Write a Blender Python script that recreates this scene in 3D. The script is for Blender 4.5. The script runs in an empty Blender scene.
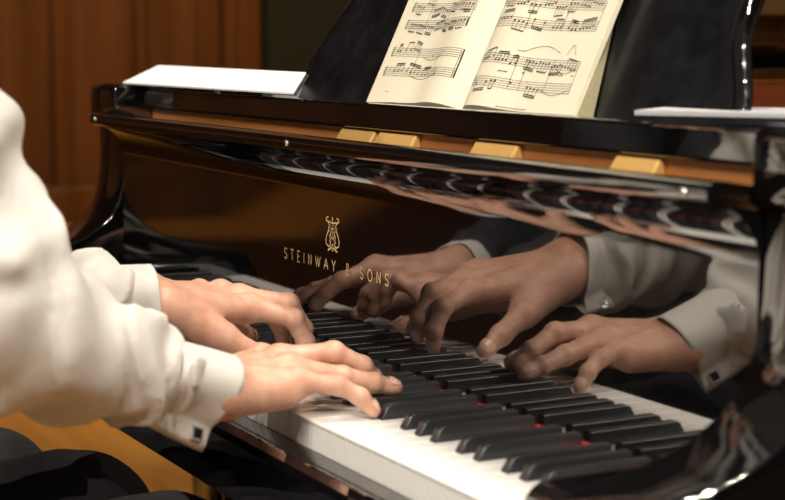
import bpy, bmesh, math, random
import numpy as np
from mathutils import Vector, Matrix, noise

random.seed(7)
SC = bpy.context.scene
COL = SC.collection
PI = math.pi
V3 = lambda *a: np.array(a, float)

# ------------------------------------------------------------------ helpers
def nrm(v):
    v = np.asarray(v, float)
    return v / max(1e-9, np.linalg.norm(v))

def tag(o, label=None, cat=None, group=None, kind=None):
    if label: o['label'] = label
    if cat: o['category'] = cat
    if group: o['group'] = group
    if kind: o['kind'] = kind
    return o

def empty(name, loc, label, cat, group=None):
    o = bpy.data.objects.new(name, None)
    COL.objects.link(o)
    o.location = loc
    o.empty_display_size = .05
    return tag(o, label, cat, group)

def link(name, me, mat, parent=None, smooth=False):
    """link a world-space mesh; parents sit at the identity rotation, so shift by their location"""
    o = bpy.data.objects.new(name, me)
    COL.objects.link(o)
    if mat is not None and not me.materials:
        me.materials.append(mat)
    if smooth:
        for p in me.polygons: p.use_smooth = True
    if parent is not None:
        o.parent = parent
        off = Vector((0, 0, 0)); q = parent
        while q is not None:
            off += q.location; q = q.parent
        o.location = -off
    return o

def from_bm(name, bm, mat, parent=None, smooth=False):
    me = bpy.data.meshes.new(name)
    bm.normal_update()
    bm.to_mesh(me); bm.free()
    return link(name, me, mat, parent, smooth)

def mesh_pf(name, verts, faces, mat, parent=None, smooth=False):
    me = bpy.data.meshes.new(name)
    me.from_pydata([tuple(map(float, v)) for v in verts], [], faces)
    me.update()
    return link(name, me, mat, parent, smooth)

def box_bm(bm, x0, x1, y0, y1, z0, z1):
    vs = [bm.verts.new(c) for c in ((x0,y0,z0),(x1,y0,z0),(x1,y1,z0),(x0,y1,z0),(x0,y0,z1),(x1,y0,z1),(x1,y1,z1),(x0,y1,z1))]
    for f in ((3,2,1,0),(4,5,6,7),(0,1,5,4),(1,2,6,5),(2,3,7,6),(3,0,4,7)):
        bm.faces.new([vs[i] for i in f])

def bevel(bm, w, seg=2):
    bmesh.ops.recalc_face_normals(bm, faces=bm.faces)
    es = [e for e in bm.edges if len(e.link_faces) == 2 and e.calc_face_angle(0) > .35]
    bmesh.ops.bevel(bm, geom=es, offset=w, segments=seg, profile=.5, affect='EDGES', clamp_overlap=True)

def box(name, x0, x1, y0, y1, z0, z1, mat, parent=None, bev=0, seg=2):
    bm = bmesh.new(); box_bm(bm, x0, x1, y0, y1, z0, z1)
    if bev: bevel(bm, bev, seg)
    return from_bm(name, bm, mat, parent)

def prism_x(name, prof, x0, x1, mat, parent=None, bev=0, smooth=False, seg=2):
    """closed (y,z) outline pushed along x"""
    bm = bmesh.new()
    a = [bm.verts.new((x0, y, z)) for y, z in prof]
    b = [bm.verts.new((x1, y, z)) for y, z in prof]
    n = len(prof)
    bm.faces.new(a); bm.faces.new(b[::-1])
    for i in range(n):
        bm.faces.new((a[i], b[i], b[(i+1) % n], a[(i+1) % n]))
    bmesh.ops.recalc_face_normals(bm, faces=bm.faces)
    if bev:
        es = [e for e in bm.edges if len(e.link_faces) == 2 and e.calc_face_angle(0) > .9]
        bmesh.ops.bevel(bm, geom=es, offset=bev, segments=seg, profile=.5, affect='EDGES', clamp_overlap=True)
    o = from_bm(name, bm, mat, parent)
    if smooth:
        for p in o.data.polygons: p.use_smooth = len(p.vertices) == 4
    return o

def tube(bm, pts, r, n=8, caps=True):
    pts = [np.array(q, float) for q in pts]
    rs = r if hasattr(r, '__len__') else [r]*len(pts)
    rings = []; up = None
    for i, q in enumerate(pts):
        t = nrm(pts[min(i+1, len(pts)-1)] - pts[max(i-1, 0)])
        if up is None: up = nrm(np.cross(t, (0.3, .2, 1) if abs(t[2]) < .9 else (1, 0, 0)))
        up = nrm(up - t*(up @ t)); v = np.cross(t, up)
        rings.append([bm.verts.new(q + rs[i]*(math.cos(a)*up + math.sin(a)*v)) for a in (2*PI*k/n for k in range(n))])
    for A, B in zip(rings, rings[1:]):
        for k in range(n):
            bm.faces.new((A[k], A[(k+1) % n], B[(k+1) % n], B[k]))
    if caps:
        bm.faces.new(rings[0][::-1]); bm.faces.new(rings[-1])

# ------------------------------------------------------------------ materials
def M(name, col, rough=.5, metal=0, ior=1.5, **k):
    m = bpy.data.materials.new(name); m.use_nodes = True
    b = m.node_tree.nodes['Principled BSDF']
    b.inputs['Base Color'].default_value = (*col, 1)
    b.inputs['Roughness'].default_value = rough
    b.inputs['Metallic'].default_value = metal
    b.inputs['IOR'].default_value = ior
    for kk, v in k.items(): b.inputs[kk.replace('_', ' ')].default_value = v
    return m

def noise_col(m, c0, c1, scale=(1, 1, 1), sc=5., lo=.35, hi=.65, detail=4, bump=0, bdist=.002, bsc=None, dist=0.):
    nt = m.node_tree; N = nt.nodes; L = nt.links; b = N['Principled BSDF']
    tc = N.new('ShaderNodeTexCoord'); mp = N.new('ShaderNodeMapping'); mp.inputs['Scale'].default_value = scale
    L.new(tc.outputs['Object'], mp.inputs['Vector'])
    t = N.new('ShaderNodeTexNoise'); t.inputs['Scale'].default_value = sc; t.inputs['Detail'].default_value = detail
    t.inputs['Distortion'].default_value = dist
    L.new(mp.outputs['Vector'], t.inputs['Vector'])
    r = N.new('ShaderNodeValToRGB')
    r.color_ramp.elements[0].position = lo; r.color_ramp.elements[0].color = (*c0, 1)
    r.color_ramp.elements[1].position = hi; r.color_ramp.elements[1].color = (*c1, 1)
    L.new(t.outputs['Fac'], r.inputs['Fac']); L.new(r.outputs['Color'], b.inputs['Base Color'])
    if bump:
        t2 = N.new('ShaderNodeTexNoise'); t2.inputs['Scale'].default_value = bsc or sc*4; t2.inputs['Detail'].default_value = 3
        L.new(tc.outputs['Object'], t2.inputs['Vector'])
        bp = N.new('ShaderNodeBump'); bp.inputs['Strength'].default_value = bump; bp.inputs['Distance'].default_value = bdist
        L.new(t2.outputs['Fac'], bp.inputs['Height']); L.new(bp.outputs['Normal'], b.inputs['Normal'])
    return m

m_lacq = M('black_lacquer', (.004, .004, .0045), .03, ior=3.0)
m_satin = M('black_satin', (.006, .006, .007), .3, ior=1.5)
noise_col(m_satin, (.004, .004, .005), (.012, .012, .014), sc=30, lo=.4, hi=.75, bump=.05, bsc=300, bdist=.0005)
m_white = M('key_white', (.87, .85, .80), .16)
m_ebony = M('key_ebony', (.012, .012, .013), .33, ior=1.9)
noise_col(m_ebony, (.016, .0165, .018), (.028, .029, .031), scale=(60, 3, 60), sc=6)
m_felt = M('red_felt', (.62, .03, .02), .9)
m_goldtxt = M('gold_leaf', (.95, .70, .33), .45, metal=.2)
m_plate = M('plate_gold', (.88, .53, .17), .38, metal=.3)
m_beam = M('beam_wood', (.3, .1, .03), .4)
noise_col(m_beam, (.30, .10, .025), (.46, .18, .05), scale=(1, 14, 14), sc=3)
m_rimwood = M('rim_wood', (.2, .05, .02), .4)
noise_col(m_rimwood, (.15, .035, .014), (.25, .07, .028), scale=(1, 1, 10), sc=2)
m_sound = M('soundboard_wood', (.5, .25, .08), .45)
noise_col(m_sound, (.46, .22, .07), (.6, .32, .11), scale=(2, 30, 1), sc=2)
m_page = M('cream_paper', (.77, .70, .53), .7)
m_cover = M('cover_card', (.30, .27, .16), .6)
m_paper = M('white_paper', (.82, .82, .80), .65)
m_greypaper = M('grey_paper', (.42, .42, .43), .6)
m_ink = M('ink', (.02, .02, .02), .8)
m_chrome = M('chrome', (.85, .83, .8), .28, metal=.85)
m_onyx = M('onyx', (.01, .01, .012), .08)
m_shirt = M('shirt_cotton', (.60, .575, .535), .75)
m_black = M('black_cloth', (.012, .012, .015), .8)
noise_col(m_black, (.007, .007, .009), (.022, .022, .027), sc=9, lo=.35, hi=.7, bump=.35, bsc=22, bdist=.012)
m_leather = M('bench_leather', (.012, .011, .011), .4)
m_hair = M('hair_brown', (.035, .02, .012), .6)
m_nail = M('nail', (.80, .50, .38), .25)
m_brass = M('brass', (.75, .5, .18), .25, metal=1)
m_skin = M('skin', (.62, .33, .2), .46, ior=1.4, Subsurface_Weight=.12)
m_skin.node_tree.nodes['Principled BSDF'].inputs['Subsurface Radius'].default_value = (.01, .004, .002)
noise_col(m_skin, (.50, .255, .17), (.64, .375, .27), sc=55, lo=.3, hi=.7, bump=.35, bsc=300, bdist=.0008)
def shirt_bump(m):
    nt = m.node_tree; N = nt.nodes; L = nt.links
    tc = N.new('ShaderNodeTexCoord')
    t2 = N.new('ShaderNodeTexNoise'); t2.inputs['Scale'].default_value = 14; t2.inputs['Detail'].default_value = 2
    t2.inputs['Distortion'].default_value = .6
    L.new(tc.outputs['Object'], t2.inputs['Vector'])
    bp = N.new('ShaderNodeBump'); bp.inputs['Strength'].default_value = .25; bp.inputs['Distance'].default_value = .015
    L.new(t2.outputs['Fac'], bp.inputs['Height']); L.new(bp.outputs['Normal'], N['Principled BSDF'].inputs['Normal'])
shirt_bump(m_shirt)

# ------------------------------------------------------------------ camera
cd = bpy.data.cameras.new('camera'); cam = bpy.data.objects.new('camera', cd); COL.objects.link(cam)
CF, CP = 1654.016, V3(.95773, -.76112, .32090)
yaw, pit, roll = 2.6526359, -.1200372, .0045956
fwd = V3(math.cos(pit)*math.cos(yaw), math.cos(pit)*math.sin(yaw), math.sin(pit))
rgt = nrm(np.cross(fwd, (0, 0, 1))); upv = np.cross(rgt, fwd)
cr, cu = math.cos(roll)*rgt + math.sin(roll)*upv, -math.sin(roll)*rgt + math.cos(roll)*upv
cam.matrix_world = Matrix([[cr[i], cu[i], -fwd[i], CP[i]] for i in range(3)] + [[0, 0, 0, 1]])
cd.sensor_width = 36; cd.lens = CF/785*36; cd.clip_start = .05
cd.dof.use_dof = True; cd.dof.focus_distance = 1.74; cd.dof.aperture_fstop = 6.0
cd.dof.aperture_blades = 8
SC.camera = cam

# ------------------------------------------------------------------ grand piano
XL, XR = -1.287, .072             # inner faces of the arms
YW, YB = .157, .1017              # front of the white and of the black keys
piano = empty('grand_piano', (-.61, .4, -.72), 'glossy black concert grand piano with gold lettering on its raised fallboard', 'piano')

# -- white keys
NOTE = ['A', 'B', 'C', 'D', 'E', 'F', 'G']
CUTL = {'A': 9.0, 'B': 8.0, 'D': 7.5, 'E': 7.7, 'G': 8.0}      # mm lost on the bass side to the sharp
def sharp_center(n):               # offset (mm) of the sharp above note n from the boundary on n's treble side
    return {'C': -2.0, 'D': 2.0, 'F': -2.5, 'G': 0., 'A': 2.5}.get(n)
SH = {'C': -2., 'D': 2., 'F': -2.5, 'G': 0., 'A': 2.5}
PREV = {'A': 'G', 'B': 'A', 'C': 'B', 'D': 'C', 'E': 'D', 'F': 'E', 'G': 'F'}
WK = .0235
_white = {}
def white_mesh(n, first=False, last=False):
    key = (n, first, last)
    if key in _white: return _white[key]
    w = WK - .0011; hw = w/2; yb = -YB + .0
    cl = cr_ = 0
    if PREV[n] in SH and not first: cl = (SH[PREV[n]] + 6.4)/1e3
    if n in SH and not last: cr_ = (6.4 - SH[n])/1e3
    x0, x1 = -hw, hw; y0, y1 = -YW, -.0036
    out = [(x0, y0), (x1, y0)]
    if cr_: out += [(x1, -YB - .0012), (x1 - cr_ + .0006, -YB - .0012), (x1 - cr_ + .0006, y1)]
    else: out += [(x1, y1)]
    if cl: out += [(x0 + cl - .0006, y1), (x0 + cl - .0006, -YB - .0012), (x0, -YB - .0012)]
    else: out += [(x0, y1)]
    bm = bmesh.new()
    T = [bm.verts.new((x, y, 0)) for x, y in out]; Bv = [bm.verts.new((x, y, -.0265)) for x, y in out]
    f = bm.faces.new(T); m_ = len(out)
    for i in range(m_): bm.faces.new((T[i], Bv[i], Bv[(i+1) % m_], T[(i+1) % m_]))
    bm.faces.new(Bv[::-1])
    bmesh.ops.recalc_face_normals(bm, faces=bm.faces)
    es = [e for e in bm.edges if all(v.co.z > -.001 for v in e.verts)]
    bmesh.ops.bevel(bm, geom=es, offset=.0006, segments=2, profile=.5, affect='EDGES', clamp_overlap=True)
    # thin cap overhanging the key front
    box_bm(bm, -hw, hw, -YW - .0012, -YW + .001, -.0024, -.0004)
    me = bpy.data.meshes.new('white_key'); bm.to_mesh(me); bm.free(); me.materials.append(m_white)
    _white[key] = me
    return me

def black_mesh():
    bm = bmesh.new()
    wb, wt, h = .0056, .0047, .0122
    yb, y1 = -YB, -.0042
    rows = [(yb, wb, -.004), (yb, wb, 0.0005), (yb + .0055, wt, h - .0016), (yb + .0095, wt, h)]
    vs = []
    for y, w, z in rows: vs.append((bm.verts.new((-w, y, z)), bm.verts.new((w, y, z))))
    bt = (bm.verts.new((-wt, y1, h)), bm.verts.new((wt, y1, h)))
    bb = (bm.verts.new((-wb, y1, -.004)), bm.verts.new((wb, y1, -.004)))
    for a, b in zip(vs, vs[1:]): bm.faces.new((a[0], a[1], b[1], b[0]))
    bm.faces.new((vs[-1][0], vs[-1][1], bt[1], bt[0])); bm.faces.new((bt[0], bt[1], bb[1], bb[0]))
    bm.faces.new((vs[0][1], vs[0][0], bb[0], bb[1]))
    for s in (0, 1):
        f = [v[s] for v in vs] + [bt[s], bb[s]]
        bm.faces.new(f)
    bmesh.ops.recalc_face_normals(bm, faces=bm.faces)
    es = [e for e in bm.edges if len(e.link_faces) == 2 and e.calc_face_angle(0) > .25 and max(v.co.z for v in e.verts) > .001]
    bmesh.ops.bevel(bm, geom=es, offset=.0014, segments=3, profile=.6, affect='EDGES', clamp_overlap=True)
    me = bpy.data.meshes.new('black_key'); bm.to_mesh(me); bm.free(); me.materials.append(m_ebony)
    for p in me.polygons: p.use_smooth = True
    try:
        me.set_sharp_from_angle(angle=math.radians(38))
    except Exception: pass
    return me
bkm = black_mesh()
poff = Vector(piano.location)
for i in range(52):
    n = NOTE[i % 7]
    xc = -52*WK + (i + .5)*WK
    o = bpy.data.objects.new('white_key', white_mesh(n, i == 0, i == 51)); COL.objects.link(o)
    o.parent = piano; o.location = Vector((xc, 0, 0)) - poff
    if n in SH and i < 51:
        b = bpy.data.objects.new('black_key', bkm); COL.objects.link(b)
        b.parent = piano; b.location = Vector((xc + WK/2 + SH[n]/1e3 - .0008, 0, 0)) - poff

# -- key bed, key slip, key blocks, felt
box('key_bed', XL, XR, -.155, .3, -.09, -.028, m_satin, piano)
slip = [(-.1595, -.027), (-.163, -.0235), (-.184, -.0265), (-.1905, -.0305), (-.1935, -.037), (-.1965, -.089), (-.19, -.093), (-.1595, -.093)]
prism_x('key_slip', slip, XL, XR, m_lacq, piano, bev=.0015)
box('felt_strip', XL + .064, XR - .0725, -.0028, .0005, -.02, .0040, m_felt, piano)
def keyblock(x0, x1):
    prof = [(-.004, -.027), (-.004, .021)]
    for k in range(9):
        a = k/8*PI/2
        prof.append((-.128 - .022*math.sin(a), -.001 + .022*math.cos(a)))
    prof.append((-.15, -.027))
    return prism_x('key_block', prof, x0, x1, m_lacq, piano, bev=.002, smooth=False)
keyblock(XL + .001, -52*WK - .002); keyblock(.002, XR - .001)

# -- fallboard with the curled lip
prof = [(.022, .0035), (0, .0035), (0, .06), (0, .12), (0, .172)]
for k in range(1, 15):
    a = k/14*PI/2
    prof.append((-.042 + .042*math.cos(a), .172 + .044*math.sin(a)))
prof += [(-.0455, .2175), (-.0475, .2215), (-.0475, .2275), (-.0450, .2310), (-.040, .2330), (-.030, .2330), (-.012, .2300), (.022, .2260)]
fbo = prism_x('fallboard', prof, XL + .002, XR - .002, m_lacq, piano)
for p in fbo.data.polygons: p.use_smooth = len(p.vertices) == 4
fbo.data.set_sharp_from_angle(angle=math.radians(30))
for x in (.045, -.62, -1.262):
    bm = bmesh.new(); tube(bm, [(x, -.049, .2245), (x, -.0445, .2245)], .0032, 12)
    from_bm('rubber_button', bm, m_chrome, fbo, True)

# -- gold lettering and lyre on the fallboard
def ribbon(bm, pts, w, y=-.0006, closed=False):
    pts = [np.array(p, float) for p in pts]
    n = len(pts); L = []; R = []
    for i in range(n):
        a = pts[(i-1) % n] if (closed or i > 0) else pts[i]
        b = pts[(i+1) % n] if (closed or i < n-1) else pts[i]
        t = nrm(b - a); nn = np.array((-t[1], t[0]))
        if 0 < i < n-1 or closed:
            t1 = nrm(pts[i] - a); c = max(.45, abs(t1 @ t))
        else: c = 1
        ww = (w[i] if hasattr(w, '__len__') else w)/2/c
        L.append(bm.verts.new((pts[i][0] + nn[0]*ww, y, pts[i][1] + nn[1]*ww)))
        R.append(bm.verts.new((pts[i][0] - nn[0]*ww, y, pts[i][1] - nn[1]*ww)))
    for i in range(n if closed else n-1):
        j = (i+1) % n
        bm.faces.new((L[i], L[j], R[j], R[i]))
def arc(cx, cy, rx, ry, a0, a1, n=12):
    return [(cx + rx*math.cos(math.radians(a0 + (a1-a0)*k/n)), cy + ry*math.sin(math.radians(a0 + (a1-a0)*k/n))) for k in range(n+1)]
GL = {   # strokes in a 1 x 1 cell (x scaled by glyph width)
 'S': [[(.9, .84)] + arc(.5, .76, .40, .24, 35, 180, 8) + arc(.5, .50, .40, .10, 150, 90, 3)[1:0] + [(.2, .60), (.8, .40)] + arc(.5, .24, .40, .24, 0, -145, 8) + [(.1, .16)]],
 'T': [[(0, 1), (1, 1)], [(.5, 1), (.5, 0)]],
 'E': [[(.1, 0), (.1, 1)], [(.1, 1), (.95, 1)], [(.1, .52), (.8, .52)], [(.1, 0), (.95, 0)]],
 'I': [[(.5, 0), (.5, 1)]],
 'N': [[(.1, 0), (.1, 1)], [(.1, 1), (.9, 0)], [(.9, 0), (.9, 1)]],
 'W': [[(0, 1), (.27, 0)], [(.27, 0), (.5, .95)], [(.5, .95), (.73, 0)], [(.73, 0), (1, 1)]],
 'A': [[(0, 0), (.5, 1)], [(.5, 1), (1, 0)], [(.2, .34), (.8, .34)]],
 'Y': [[(0, 1), (.5, .46)], [(1, 1), (.5, .46)], [(.5, .46), (.5, 0)]],
 'O': [arc(.5, .5, .46, .5, 90, 450, 22)],
 '&': [[(1., .0), (.28, .72)] + arc(.46, .80, .22, .2, 200, -20, 8) + [(.60, .64), (.16, .38)] + arc(.42, .24, .36, .24, 150, 330, 9) + [(.95, .42)]],
}
WID = {'S': .62, 'T': .66, 'E': .58, 'I': .2, 'N': .74, 'W': 1.0, 'A': .78, 'Y': .72, 'O': .84, '&': .78, ' ': .42}
txt = 'STEINWAY & SONS'; H = .0118
gap = .0088
tot = sum(WID[c]*H for c in txt) + gap*(len(txt)-1)
sx = .2515/tot
x = -.7310
for c in txt:
    w = WID[c]*H*sx
    bm = bmesh.new()
    for st in GL.get(c, []):
        ribbon(bm, [(x + px*w, .0885 + pz*H) for px, pz in st], .00125)
    x += w + gap*sx
    if c == ' ': bm.free()
    else: from_bm('gold_letter', bm, m_goldtxt, fbo)
bm = bmesh.new()
cx0, z0, sc_ = -.607, .1095, .0365
def ly(pts, w, closed=False): ribbon(bm, [(cx0 + a*sc_, z0 + b*sc_) for a, b in pts], w if not hasattr(w, '__len__') else w, closed=closed)
for s in (-1, 1):
    ly([(s*.26, .98), (s*.40, .95), (s*.42, .88), (s*.33, .84), (s*.24, .80), (s*.22, .70), (s*.27, .58), (s*.38, .44), (s*.44, .30), (s*.40, .18), (s*.27, .12), (s*.16, .16), (s*.14, .25), (s*.22, .28)], .0016)
    ly([(s*.12, .28), (s*.20, .40), (s*.13, .52), (s*.20, .60)], .0011)
    ly([(0, .13), (s*.12, .09), (s*.30, 0.0)], .0022)
ly([(-.33, .86), (0, .82), (.33, .86)], .0016)
ly([(0, 1.0), (0, .88)], .0026)
ly([(0, .22), (0, 0)], .0030)
for a in (-.1, 0, .1): ly([(a, .32), (a, .80)], .0006)
ly(arc(0, .60, .10, .07, 0, 360, 12)[:-1], .0012, True)
ly(arc(0, .46, .13, .09, 0, 360, 12)[:-1], .0012, True)
from_bm('lyre_emblem', bm, m_goldtxt, fbo)

# -- arms at both ends
arm = [(.45, .272), (-.004, .272), (-.010, .266), (-.011, .262), (-.011, .224), (-.008, .218), (0.001, .213), (.002, .18), (.001, .15), (-.002, .125), (-.008, .105), (-.018, .088), (-.034, .072), (-.058, .057), (-.088, .046),
       (-.125, .038), (-.165, .030), (-.192, .018), (-.205, .0), (-.208, -.03), (-.208, -.092), (.45, -.092)]
for x0, x1 in ((XL - .108, XL), (XR, XR + .076)):
    a = prism_x('arm', arm, x0, x1, m_lacq, piano, bev=.0028, seg=3)
    for p in a.data.polygons: p.use_smooth = len(p.vertices) == 4
    a.data.set_sharp_from_angle(angle=math.radians(40))

# -- rim, inner rim, soundboard, plate, lid, legs
def rim_pts(off):
    P = [(XR + .076 - off, .45), (XR + .076 - off, .9), (XR + .06 - off, 1.2), (-.25 - off*.8, 1.5), (-.55 - off*.6, 1.75), (-.72 - off*.5, 2.0), (-.90 - off*.3, 2.16 - off), (-1.1, 2.2 - off), (XL - .03 + off*.6, 2.12 - off), (XL - .108 + off, 1.95), (XL - .108 + off, .45)]
    return P
def wall(name, offa, offb, z0, z1, mat):
    A, Bq = rim_pts(offa), rim_pts(offb); bm = bmesh.new(); n = len(A)
    q = [[bm.verts.new((*P[i], z)) for i in range(n)] for P in (A, Bq) for z in (z0, z1)]
    for i in range(n-1):
        for a, b in ((0, 1), (1, 3), (3, 2), (2, 0)):
            bm.faces.new((q[a][i], q[a][i+1], q[b][i+1], q[b][i]))
    bm.faces.new([q[k][0] for k in (0, 1, 3, 2)]); bm.faces.new([q[k][-1] for k in (0, 1, 3, 2)])
    bmesh.ops.recalc_face_normals(bm, faces=bm.faces)
    return from_bm(name, bm, mat, piano)
wall('rim', 0, .045, -.092, .272, m_lacq)
wall('inner_rim', .046, .052, .06, .270, m_rimwood)
def flat(name, off, z0, z1, y0, mat):
    P = [(x, max(y, y0)) for x, y in rim_pts(off)]
    bm = bmesh.new(); a = [bm.verts.new((*p, z1)) for p in P]; b = [bm.verts.new((*p, z0)) for p in P]
    bm.faces.new(a); bm.faces.new(b[::-1]); n = len(P)
    for i in range(n): bm.faces.new((a[i], b[i], b[(i+1) % n], a[(i+1) % n]))
    bmesh.ops.recalc_face_normals(bm, faces=bm.faces)
    return from_bm(name, bm, mat, piano)
flat('soundboard', .053, .06, .075, .46, m_sound)
pl = flat('iron_plate', .10, .11, .125, .46, m_plate)
box('tuning_block', XL + .005, XR - .005, .044, .45, .10, .2375, m_beam, piano)
LUGS = ((-.665, -.585), (-.575, -.495), (-.38, -.305), (-.155, -.095))
for xa, xb in LUGS:
    prism_x('plate_lug', [(.030, .20), (.030, .224), (.038, .2365), (.044, .2365), (.044, .20)], xa, xb, m_plate, piano, bev=.002)
bm = bmesh.new()
LZ = .285; ang = math.radians(42); hx = XL - .10
pts = [(hx, .98), (hx + 1.3, .98), (hx + 1.3, 1.15), (hx + .95, 1.5), (hx + .65, 1.8), (hx + .45, 2.1), (hx + .2, 2.25), (hx, 2.1)]
T_ = [bm.verts.new((hx + (x-hx)*math.cos(ang) - .02*math.sin(ang), y, LZ + (x-hx)*math.sin(ang) + .02*math.cos(ang))) for x, y in pts]
B_ = [bm.verts.new((hx + (x-hx)*math.cos(ang), y, LZ + (x-hx)*math.sin(ang))) for x, y in pts]
bm.faces.new(T_); bm.faces.new(B_[::-1])
for i in range(len(pts)): bm.faces.new((T_[i], B_[i], B_[(i+1) % len(pts)], T_[(i+1) % len(pts)]))
bmesh.ops.recalc_face_normals(bm, faces=bm.faces)
from_bm('lid', bm, m_lacq, piano)
bm = bmesh.new(); tube(bm, [(XR + .05, 1.04, .27), (hx + 1.0*math.cos(ang), 1.04, LZ + 1.0*math.sin(ang))], .011, 10)
from_bm('lid_prop', bm, m_satin, piano)
for k, yy in enumerate((1.15, 1.55)):
    bm = bmesh.new(); box_bm(bm, XL - .069, XL - .05, yy, yy + .12, .268, .292); bevel(bm, .003)
    from_bm('lid_hinge', bm, m_brass, piano)
for lx, lyy in ((XL + .02, .15), (XR - .02, .15), (-.9, 1.9)):
    bm = bmesh.new()
    tube(bm, [(lx, lyy, -.62), (lx, lyy, -.55), (lx, lyy, -.3), (lx, lyy, -.12), (lx, lyy, -.092)], [.03, .045, .055, .075, .075], 20)
    g = from_bm('leg', bm, m_lacq, piano, True)
    bm = bmesh.new(); tube(bm, [(lx - .016, lyy, -.672), (lx + .016, lyy, -.672)], .048, 20)
    tube(bm, [(lx, lyy, -.66), (lx, lyy, -.615)], .022, 12)
    from_bm('caster', bm, m_brass, g)

# -- music shelf and desk
shelf = box('music_shelf', XL + .003, XR - .003, .052, .36, .2385, .2582, m_lacq, piano, bev=.002)
box('shelf_rail', XL + .003, XR - .003, .034, .053, .2385, .2655, m_lacq, piano, bev=.003, seg=3)
LEAN = math.radians(25)
def dk(x, v, d=0):   # point on the leaning desk plane: x, height along the lean, distance in front of it
    return V3(x, .1 + v*math.sin(LEAN) - d*math.cos(LEAN), .2588 + v*math.cos(LEAN) + d*math.sin(LEAN))
def curve(pts, n=6):
    out = []
    P = [np.array(p, float) for p in pts]
    for i in range(len(P)-1):
        p0, p1, p2, p3 = P[max(i-1, 0)], P[i], P[i+1], P[min(i+2, len(P)-1)]
        for k in range(n):
            t = k/n
            out.append(.5*((2*p1) + (-p0+p2)*t + (2*p0-5*p1+4*p2-p3)*t*t + (-p0+3*p1-3*p2+p3)*t**3))
    out.append(P[-1]); return out
left = curve([(-.928, .001), (-.938, .018), (-.939, .035), (-.936, .053), (-.925, .081), (-.912, .108), (-.893, .135), (-.865, .17), (-.845, .21), (-.84, .26)])
right = curve([(-.11, .26), (-.125, .2), (-.136, .15), (-.139, .114), (-.135, .087), (-.120, .06), (-.106, .037), (-.100, .022), (-.090, .003)])
out = [tuple(p) for p in left] + [tuple(p) for p in right]
bm = bmesh.new()
D0, D1 = -.006, -.026
rows = []
for d, ins in ((D0 - .004, 0), (D0, .004), ):
    pass
A = [bm.verts.new(dk(x, v, D0)) for x, v in out]; Bq = [bm.verts.new(dk(x, v, D1)) for x, v in out]
bm.faces.new(A); bm.faces.new(Bq[::-1]); n = len(out)
for i in range(n): bm.faces.new((A[i], Bq[i], Bq[(i+1) % n], A[(i+1) % n]))
bmesh.ops.recalc_face_normals(bm, faces=bm.faces)
es = [e for e in bm.edges if len(e.link_faces) == 2 and e.calc_face_angle(0) > .9]
bmesh.ops.bevel(bm, geom=es, offset=.006, segments=4, profile=.5, affect='EDGES', clamp_overlap=True)
desk = from_bm('music_desk', bm, m_satin, piano, False)
for side_ in (left, right):
    bm = bmesh.new()
    tube(bm, [dk(q[0], q[1], -.014) for q in side_], .0085, 12)
    e_ = from_bm('edge_molding', bm, m_lacq, desk, True); e_['label'] = 'polished scrolled edge of the music desk'

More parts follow.
